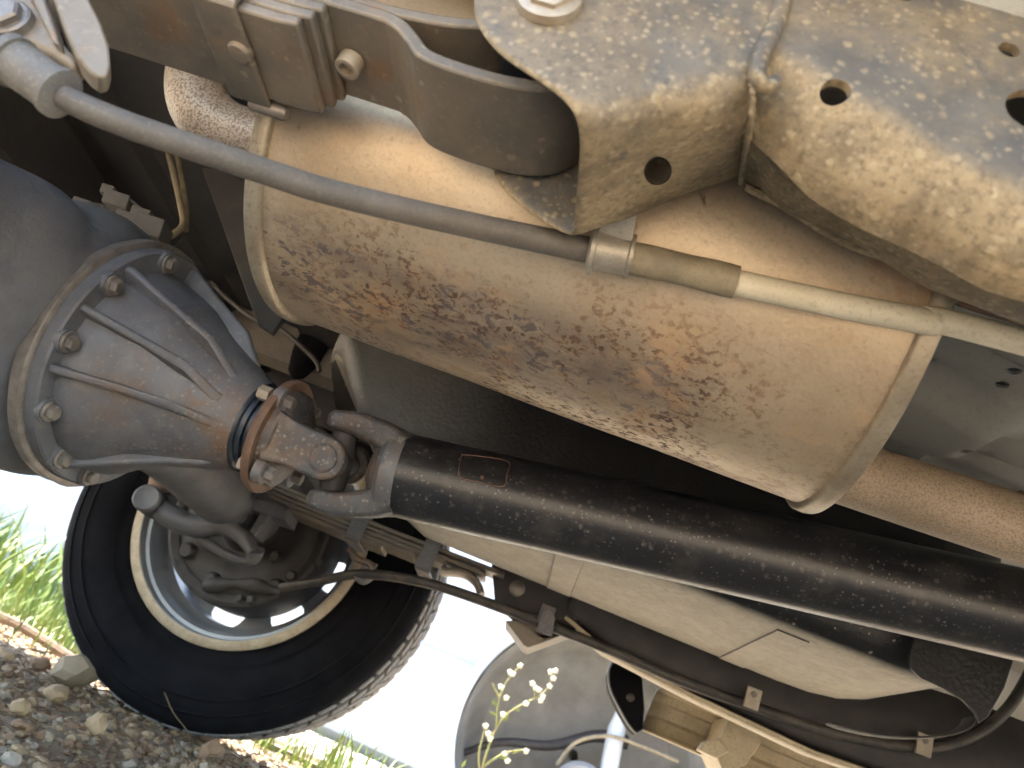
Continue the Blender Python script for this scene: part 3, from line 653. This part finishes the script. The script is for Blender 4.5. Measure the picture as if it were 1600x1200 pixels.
OBJ('hanger_bolt', *lathe(at(808, 920, .497), -Y, [(0, .0135), (.006, .0135), (.009, .009)], 24), 'bolt', hp2)
OBJ('hanger_floor', *prism([at(px, py, .5) for px, py in ((790, 970), (818, 1008), (826, 1012), (900, 985), (880, 965))], (0, .09, 0)), 'spring', hp2, False, bevel=.001)
OBJ('leaf_end', *tube([at(690, 893, .5), at(725, 897, .5), at(745, 912, .5), at(752, 930, .5)], .007, 10, 6, 3.2, Y), 'far_spring', sp2)

# ---- far chassis rail
st2 = [(.62, .43), (.70, .405), (.85, .392), (1.05, .383), (1.3, .40), (3.6, .40)]
rows = []
for x, z in [tuple(a[i] + (b[i] - a[i]) * k / 6 for i in (0, 1)) for a, b in zip(st2, st2[1:]) for k in range(6)] + [st2[-1]]:
    rows.append([(x, .495, z + .14), (x, .495, z + .02), (x, .497, z + .004), (x, .502, z), (x, .56, z), (x, .575, z + .004), (x, .58, z + .014), (x, .58, z + .14)])
rl2 = OBJ('chassis_rail', *sheet(rows), 'dark', T, True, solid=.004, angle=50, label='dark chassis rail beyond the fuel tank with tan lower flange')
OBJ('rail_flange', *sheet([[(x, .496, z - .010), (x, .50, z - .014), (x, .545, z - .014), (x, .56, z - .006)] for x, z in [(a[0] + (b[0] - a[0]) * k / 6, a[1] + (b[1] - a[1]) * k / 6) for a, b in zip(st2, st2[1:]) for k in range(6)]]), 'tan', rl2, True, solid=.004, angle=50)
# brake line and clips
bl = OBJ('brake_line', *tube([at(440, 918, .60), at(500, 908, .56), at(560, 897, .47), at(640, 905, .468), at(720, 927, .468), at(850, 975, .478), at(950, 1014, .48), at(1060, 1062, .48), at(1175, 1103, .48), at(1300, 1145, .48), at(1440, 1168, .48), at(1520, 1150, .48), at(1580, 1100, .48), at(1630, 1010, .48)], .0085, 14, 8), 'line', T, True, label='black brake pipe clipped along the far rail')
for px, py in ((1175, 1095), (1443, 1168), (852, 965), (572, 895)):
    p = at(px, py, .468)
    OBJ('pipe_clip', *obox(p + Z * .004, X * .012, Y * .003, Z * .016), 'clamp' if px > 900 else 'cast', bl, False, bevel=.0015)
    OBJ('clip_screw', *lathe(p - Y * .003 + Z * .010, -Y, [(0, .005), (.003, .004)], 12), 'bolt', bl)
OBJ('pipe_bracket', *prism([at(px, py, .46) for px, py in ((838, 985), (862, 995), (868, 965), (860, 950), (846, 955))], (0, .004, 0)), 'cast', bl, False, bevel=.001)
OBJ('hose_bracket', *tube([at(546, 858, .465), at(556, 872, .462), at(578, 882, .462), at(582, 898, .465), at(568, 908, .47), at(556, 900, .47)], .006, 10), 'cast', bl)

# ---- fuel tank
rows = []
ty0, ty1, tz0, tz1 = .10, .455, .436, .70
stn = [(.178, .10, .62), (.180, .12, .03), (.186, .13, .012), (.20, .13, .0), (.26, .06, 0), (.31, .018, 0), (.36, .0, 0), (.45, 0, 0)] + [(.55 + .05 * i, 0, 0) for i in range(9)] + [(1.0, .002, .003), (1.04, .008, .012), (1.075, .02, .028), (1.105, .038, .05), (1.125, .062, .075), (1.137, .09, .10), (1.14, .11, .115)]
for x, lift, shrink in stn:
    row = []; sh = shrink if shrink < .2 else .12
    a0_, a1_, b0_, b1_ = ty0 + sh, ty1 - sh * .5, tz0 + lift, tz1 - sh * .3
    rad = .042
    for cx_, cz_, t0 in ((a1_ - rad, b1_ - rad, 0), (a0_ + rad, b1_ - rad, 90), (a0_ + rad, b0_ + rad, 180), (a1_ - rad, b0_ + rad, 270)):
        for k in range(9):
            a = R(t0 + 90 * k / 8); row.append((x, cx_ + rad * math.cos(a), cz_ + rad * math.sin(a)))
    rows.append(row + [row[0]])
V, F = sheet(rows); n_ = len(rows[0]); F += [tuple(range(n_ - 1)), tuple((len(rows) - 1) * n_ + k for k in range(n_ - 1))]
tank = OBJ('fuel_tank', V, F, 'tank', T, True, angle=50, label='black fuel tank with a tan bottom')
for x in (.575, .86):
    path = [(ty0 + .036, tz0 - .0004), (ty0 + .045, tz0 - .0010), (ty1 - .045, tz0 - .0010), (ty1 - .036, tz0 - .0004)]
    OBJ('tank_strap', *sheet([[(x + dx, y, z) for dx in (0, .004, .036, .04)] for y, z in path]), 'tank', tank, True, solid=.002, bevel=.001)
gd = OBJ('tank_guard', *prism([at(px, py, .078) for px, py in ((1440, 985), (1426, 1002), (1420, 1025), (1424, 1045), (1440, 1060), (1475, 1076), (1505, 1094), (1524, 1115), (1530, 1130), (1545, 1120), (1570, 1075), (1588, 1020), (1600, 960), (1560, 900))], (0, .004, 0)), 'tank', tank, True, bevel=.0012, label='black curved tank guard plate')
rows = []
for px, py in ((1300, 1128), (1340, 1142), (1400, 1152), (1460, 1153), (1505, 1146), (1527, 1132), (1528, 1118)):
    p = at(px, py, .079); rows.append([p, p + Y * .015, p + Y * .035])
OBJ('guard_lip', *sheet(rows), 'dark', tank, True, solid=.003, sub=1)
# ---- sill beyond, mud flap, outrigger
prof = [(.76, .46), (.76, .432), (.772, .425), (.80, .425), (.806, .412), (.83, .412), (.836, .398), (.85, .395), (.856, .372), (.868, .366), (.874, .345), (.862, .335), (.84, .335)]
sl = OBJ('rocker_sill', *sheet([[(x, y, z) for y, z in prof] for x in (.845, .9, 1.0, 1.3, 2.0, 3.4)]), 'tan', T, True, solid=.004, angle=25, label='tan dusty ridged rocker sill beyond the rail')
OBJ('outrigger', *prism([at(px, py, .72) for px, py in ((1118, 1178), (1140, 1120), (1175, 1128), (1190, 1160), (1165, 1196), (1130, 1205))], (0, .12, 0)), 'tan', sl, True, bevel=.002)
OBJ('outrigger_foot', *prism([at(px, py, .70) for px, py in ((1092, 1172), (1100, 1160), (1125, 1152), (1140, 1175), (1120, 1185))], (0, .03, 0)), 'tan', sl, True, bevel=.003)
mf = OBJ('mud_flap', *prism([at(px, py, .80) for px, py in ((955, 1035), (950, 1052), (953, 1075), (965, 1102), (982, 1132), (994, 1145), (1004, 1140), (1007, 1108), (1004, 1062), (998, 1050), (970, 1038))], (.006, .09, 0)), 'rubber', T, True, bevel=.002, label='small black mud flap with a pale edge')
OBJ('flap_edge', *tube([at(px, py, .799) for px, py in ((957, 1033), (951, 1050), (953, 1075), (965, 1102), (982, 1132), (994, 1146))], .0022, 8), 'rim', mf)
OBJ('flap_bolt', *lathe(at(985, 1090, .797), -Y, [(0, .008), (.004, .008), (.006, .004)], 16), 'line', mf)

# ---- dark things above and behind the axle
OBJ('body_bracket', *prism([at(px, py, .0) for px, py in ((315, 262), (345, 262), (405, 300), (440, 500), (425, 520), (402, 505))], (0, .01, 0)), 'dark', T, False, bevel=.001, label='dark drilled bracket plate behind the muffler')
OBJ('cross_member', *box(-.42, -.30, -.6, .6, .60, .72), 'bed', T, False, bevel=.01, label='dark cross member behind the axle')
OBJ('inner_wheel_arch', *sheet([[(x, y, z) for y, z in ((.50, .80), (.50, .70), (.52, .672), (.56, .665), (.57, .80))] for x in (-.45, -.3, -.1, .05, .2, .4)]), 'arch', T, True, solid=.003, label='dusty inner wheel arch edge')
OBJ('bump_stop', *lathe((-.02, .50, .74), -Z, [(0, .035), (.05, .03), (.09, .018), (.1, .005)], 24), 'rubber', T)
OBJ('shock_absorber', *tube([at(250, 770, .46), Vector((-.22, .40, .70))], .022, 20, 1), 'rust', T, label='shock absorber behind the axle')
OBJ('brake_hose', *tube([at(330, 440, .3), at(360, 470, .3), at(400, 500, .3), at(440, 515, .3), at(490, 560, .3), at(500, 580, .3)], .004, 8), 'line', T)
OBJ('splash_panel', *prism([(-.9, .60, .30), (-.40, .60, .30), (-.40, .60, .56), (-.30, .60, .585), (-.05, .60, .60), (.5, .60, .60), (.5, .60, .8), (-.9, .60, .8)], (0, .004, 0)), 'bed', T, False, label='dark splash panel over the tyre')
slv = [at(px, py, .57) for px, py in ((356, 567), (421, 573), (425, 580), (398, 589), (356, 590))]
cut([o for o in bpy.data.objects if o.name.startswith('splash_panel')][0], [prism(slv, (at(390, 577, .64) - at(390, 577, .57)))])

# ================================================================== outside
# neighbouring car
pcr = empty('parked_car', (0, 2.2, 0), 'pale blue-white car parked beyond the wheel, wheel arch showing', 'car')
def car_body(name, parent, Y0, x0, x1, cutters, mat='white'):
    sec = [(0.05, .0), (.0, .04), (-.035, .27), (-.045, .36), (-.04, .405), (-.015, .425), (.012, .435), (.004, .50), (-.015, .62), (-.02, .72), (.0, .86), (.03, .95), (.25, 1.42), (1.4, 1.42), (1.65, .95), (1.7, .3), (1.6, .05)]
    V, F = prism([(x0, Y0 + y, z) for y, z in sec], (x1 - x0, 0, 0))
    o = OBJ(name, V, F, mat, parent, True, angle=25)
    o.parent = parent
    if parent: o.matrix_parent_inverse = Matrix.Translation(-parent.location)
    return cut(o, cutters) if cutters else o
ac = Vector((.86, 2.1, .30))
body = car_body('body', pcr, 2.2, -1.9, 2.2, [lathe(ac, Y, [(0, .45), (.62, .45)], 72)])
def pk(o): o.matrix_parent_inverse = Matrix.Translation(-pcr.location); return o
pk(OBJ('arch_lip', *lathe(Vector((.86, 2.165, .30)), Y, [(-.012, .452), (-.016, .462), (-.010, .482), (.01, .486), (.03, .47)], 72, False), 'white', pcr))
pk(OBJ('arch_liner', *lathe(Vector((.86, 2.19, .30)), Y, [(0, .446), (.05, .443), (.12, .435), (.30, .425), (.36, .38), (.37, .25), (.375, .02)], 72, False, lambda i, t: 1 + .012 * mnoise.noise((i * .5, math.cos(t) * 3, math.sin(t) * 3))), 'liner', pcr, label='grey dusty wheel arch liner'))
pk(OBJ('suspension_strut', *tube([at(985, 1060, 2.42), at(968, 1120, 2.38), at(952, 1200, 2.34), at(945, 1260, 2.33)], lambda t: .022 + .012 * (t > .35), 18, 4), 'white', pcr, label='pale blue suspension strut inside the arch'))
pk(OBJ('control_arm', *tube([at(700, 1185, 2.45), at(780, 1160, 2.45), at(860, 1165, 2.45), at(930, 1150, 2.45), at(980, 1160, 2.4)], lambda t: .012 + .014 * t, 12), 'dark', pcr))
pk(OBJ('hub', *lathe(at(905, 1240, 2.26), -Y, [(-.12, .05), (-.1, .10), (-.02, .105), (0, .09), (.0, .06), (.03, .055), (.035, .03)], 32), 'rim', pcr))
pk(OBJ('caliper', *obox(at(893, 1222, 2.2), X * .05, Y * .03, Z * .022), 'orange', pcr, True, bevel=.012, label='orange part on the hub'))
pk(OBJ('brake_hose', *tube([at(870, 1195, 2.3), at(900, 1160, 2.3), at(950, 1150, 2.3), at(1000, 1165, 2.32), at(1060, 1190, 2.3)], .007, 8), 'sleeve', pcr))
pc2 = empty('parked_car', (-3.6, 3.0, 0), 'pale car bumper glimpsed past the axle above green weeds', 'car')
V, F = prism([(-1.9, 3.0, .52), (-1.92, 3.0, .46), (-1.97, 3.0, .40), (-2.06, 3.0, .30), (-2.15, 3.0, .20), (-2.4, 3.0, .17), (-4.6, 3.0, .17), (-4.6, 3.0, 1.3), (-2.7, 3.0, 1.3), (-2.1, 3.0, .85), (-1.92, 3.0, .80)], (0, 1.7, 0))
o = OBJ('body', V, F, 'white', pc2, True, bevel=.02, angle=30); o.matrix_parent_inverse = Matrix.Translation(-pc2.location)
o = OBJ('bumper_skirt', *prism([(-2.0, 2.985, .36), (-2.08, 2.985, .26), (-2.17, 2.985, .15), (-2.6, 2.985, .13), (-4.0, 2.985, .13), (-4.0, 2.985, .28), (-2.4, 2.985, .30)], (0, 1.7, 0)), 'liner', pc2, True, bevel=.01); o.matrix_parent_inverse = Matrix.Translation(-pc2.location)

# paving strip by the neighbour
pv = OBJ('paving', *sheet([[(x, y, .001) for y in (1.25, 2.0, 3.6)] for x in (-.6, .5, 2.6)]), soil); pv['kind'] = 'structure'
first = None
for i in range(17):
    for k in range(7):
        x = -.45 + .128 * i + (.064 if k % 2 else 0); y = 1.34 + .124 * k
        if first is None:
            V, F = box(-.058, .058, -.055, .055, -.02, .016); first = OBJ('brick', V, F, 'paver', pv, True, bevel=.006); o = first
        else: o = first.copy(); scene.collection.objects.link(o); o.parent = pv
        o.location = (x, y, random.uniform(-.003, .003)); o.rotation_euler = (random.uniform(-.02, .02), random.uniform(-.02, .02), random.uniform(-.03, .03))

# gravel: thousands of small stones as one mass, a few larger stones as things
ico = bmesh.new(); bmesh.ops.create_icosphere(ico, subdivisions=2, radius=1)
IV = [v.co.copy() for v in ico.verts]; IF = [tuple(v.index for v in f.verts) for f in ico.faces]; ico.free()
ico = bmesh.new(); bmesh.ops.create_icosphere(ico, subdivisions=1, radius=1)
JV = [v.co.copy() for v in ico.verts]; JF = [tuple(v.index for v in f.verts) for f in ico.faces]; ico.free()
def rock(c, s, seed, fine=True):
    V0, F0 = (IV, IF) if fine else (JV, JF)
    q = Matrix.Rotation(random.uniform(0, 6.28), 3, 'Z') @ Matrix.Rotation(random.uniform(-.5, .5), 3, 'X')
    sx, sy, sz = s * random.uniform(.8, 1.3), s * random.uniform(.7, 1.05), s * random.uniform(.5, .85)
    V = []
    for v in V0:
        k = 1 + .42 * mnoise.noise(v * 1.1 + Vector((seed, seed * .7, 0))) + .15 * mnoise.noise(v * 2.6 + Vector((0, seed, seed)))
        V.append(c + q @ Vector((v.x * sx * k, v.y * sy * k, v.z * sz * k)))
    return V, F0
V, F, MI = [], [], []
for i in range(9800):
    x = random.uniform(-1.1, .42); y = random.uniform(-.25, 1.3)
    if i > 4200: x = random.uniform(-.6, .32); y = random.uniform(-.2, .95)
    s = .0027 + .0075 * random.random() ** 3
    a, b = rock(Vector((x, y, gz(x, y) + s * .25)), s, i * .37, s > .0065); k = len(V)
    V += a; F += [tuple(j + k for j in f) for f in b]; m = random.choices((0, 1, 2, 3), (6, 2, 3, 1))[0]; MI += [m] * len(b)
gv = OBJ('gravel', V, F, STONES[0], None, True, angle=28); gv['kind'] = 'stuff'; gv['label'] = 'loose tan and grey gravel under the truck'
for m in STONES[1:]: gv.data.materials.append(m)
gv.data.polygons.foreach_set('material_index', MI)
for px, py, s, m, lab in ((130, 1058, .041, 1, 'half-round grey stone leaning against the tyre'), (86, 1088, .022, 0, 'orange-tan angular stone in the gravel'), (320, 1152, .022, 2, 'reddish brown stone at the foot of the tyre'), (62, 1040, .017, 2, 'brown stone near the grass edge'), (30, 1108, .013, 0, 'rounded tan pebble beside the angular stone'), (32, 1136, .011, 2, 'brown pebble low in the gravel'), (8, 1025, .018, 0, 'tan stone at the edge of the picture'), (330, 1180, .024, 2, 'dark brown stone in front of the tyre'), (150, 1135, .015, 0, 'small tan stone below the tyre')):
    d = FWD + RGT * ((px - 800) / FPX) - UPV * ((py - 600) / FPX); p = CAM + d * ((.006 - CAM.z) / d.z)
    if px == 130: p = Vector((-.165, .66, .016))
    o = OBJ('stone', *rock(p + Z * s * .2, s, px * .13), STONES[m], None, True, angle=32, sub=0); tag(o, lab, 'stone')
# straw and twigs lying in the gravel
V, F = [], []
for i in range(420):
    x = random.uniform(-.7, .3); y = random.uniform(.1, 1.15); a = random.uniform(0, 6.28); l_ = random.uniform(.012, .05); z = gz(x, y) + .006 + random.random() * .006
    p = Vector((x, y, z)); d = Vector((math.cos(a), math.sin(a), random.uniform(-.15, .25))) * l_
    b, f = tube([p, p + d * .5 + Vector((0, 0, .003)), p + d], .0009 + random.random() * .0008, 4, 2); k = len(V); V += b; F += [tuple(j + k for j in q) for q in f]
lt = OBJ('litter', V, F, 'dry', None, False); lt['kind'] = 'stuff'; lt['label'] = 'dry straw and twigs in the gravel'
tag(OBJ('twig', *tube([at(257, 1082, .60), at(270, 1112, .60), at(292, 1142, .61), at(300, 1165, .62)], .0011, 6, 6), 'dry'), 'thin bent dry twig standing against the tyre', 'twig')
tag(OBJ('stick', *tube([Vector((-.66, .93, .022)), Vector((-.50, .94, .026)), Vector((-.40, .93, .020)), Vector((-.31, .90, .014))], .010, 8, 6), 'dry'), 'dark rotten stick lying along the edge of the gravel', 'stick')

# grass and weeds
def blades(n, region, hmin, hmax, wid, mat, name, lab):
    V, F = [], []
    for i in range(n):
        x, y = region(); h = random.uniform(hmin, hmax); a = random.uniform(0, 6.28); lean = random.uniform(.1, .75); p = Vector((x, y, gz(x, y)))
        d = Vector((math.cos(a), math.sin(a), 0)); sd_ = Vector((-d.y, d.x, 0)) * wid * random.uniform(.6, 1.3); k = len(V)
        for t in (0, .35, .7, 1):
            c_ = p + Z * h * (t - .25 * lean * t * t) + d * h * lean * t * t; w_ = sd_ * (1 - t ** 1.6) * (.6 + t)
            V += [c_ - w_, c_ + w_]
        F += [(k, k + 1, k + 3, k + 2), (k + 2, k + 3, k + 5, k + 4), (k + 4, k + 5, k + 7, k + 6)]
    o = OBJ(name, V, F, mat, None, True); o['kind'] = 'stuff'; o['label'] = lab; return o
blades(2600, lambda: (random.uniform(-3.0, -.75) , random.uniform(1.45, 3.2)), .05, .36, .009, 'leaf', 'grass', 'sunlit green weeds and grass behind the tyre')
blades(700, lambda: (random.gauss(-.5, .18), random.gauss(1.35, .2)), .03, .12, .003, 'leaf', 'grass', 'thin grass at the edge of the gravel')
blades(150, lambda: (random.gauss(.20, .16), random.gauss(1.12, .08)), .03, .14, .004, 'leaf', 'grass', 'grass tufts at the foot of the tyre')
blades(160, lambda: (random.uniform(-.3, 1.6), random.uniform(1.2, 2.15)), .02, .08, .003, 'leaf', 'grass', 'sparse grass between the paving bricks')
# flowering weed
wd = empty('flowering_weed', (.45, 1.38, 0), 'thin weed with small white flower buds in front of the parked car', 'weed')
def wk(o): o.matrix_parent_inverse = Matrix.Translation(-wd.location); return o
stems = [[(752, 1215), (756, 1191), (766, 1160), (776, 1137), (790, 1118), (810, 1104), (843, 1087), (857, 1072), (864, 1050)], [(776, 1137), (777, 1110), (781, 1090), (793, 1063), (813, 1040)], [(781, 1090), (774, 1078), (769, 1067)], [(757, 1196), (775, 1184), (793, 1175), (822, 1171)], [(836, 1090), (836, 1080), (832, 1070)], [(750, 1205), (748, 1180), (752, 1160), (759, 1134)]]
for s_ in stems:
    wk(OBJ('stem', *tube([at(px, py, 1.38) for px, py in s_], lambda t: .0030 - .0013 * t, 7, 5), 'stalk', wd))
for px, py in ((813, 1040), (801, 1053), (797, 1050), (783, 1073), (791, 1090), (860, 1050), (865, 1060), (859, 1072), (868, 1048), (845, 1094), (837, 1075), (832, 1068), (842, 1078), (822, 1099), (786, 1116), (759, 1134), (766, 1154), (763, 1146), (822, 1173), (793, 1188), (789, 1178), (848, 1088)):
    c_ = at(px, py, 1.378 + random.uniform(-.01, .01)); V, F = [], []
    for ring in range(2):
        for k in range(5):
            a = 2 * math.pi * k / 5 + ring * .6 + random.random() * .4; u = (RGT * math.cos(a) + UPV * math.sin(a)) * (1 - .45 * ring) - FWD * (.1 + .6 * ring); q = len(V); sd_ = FWD.cross(u).normalized() * .0036
            V += [c_, c_ + u * .005 + sd_, c_ + u * .0092, c_ + u * .005 - sd_]; F.append((q, q + 1, q + 2, q + 3))
    wk(OBJ('flower', V, F, 'petal', wd, False, solid=.0012))
for px, py in ((775, 1105), (790, 1110), (765, 1112), (800, 1105), (782, 1118), (740, 1205), (720, 1200), (780, 1185), (800, 1178)):
    c_ = at(px, py, 1.38); a = random.uniform(0, 6.28); u = RGT * math.cos(a) + UPV * math.sin(a); s_ = FWD.cross(u).normalized()
    wk(OBJ('leaf', [c_, c_ + u * .012 + s_ * .004, c_ + u * .026, c_ + u * .012 - s_ * .004], [(0, 1, 2, 3)], 'leaf', wd, False, solid=.0008))
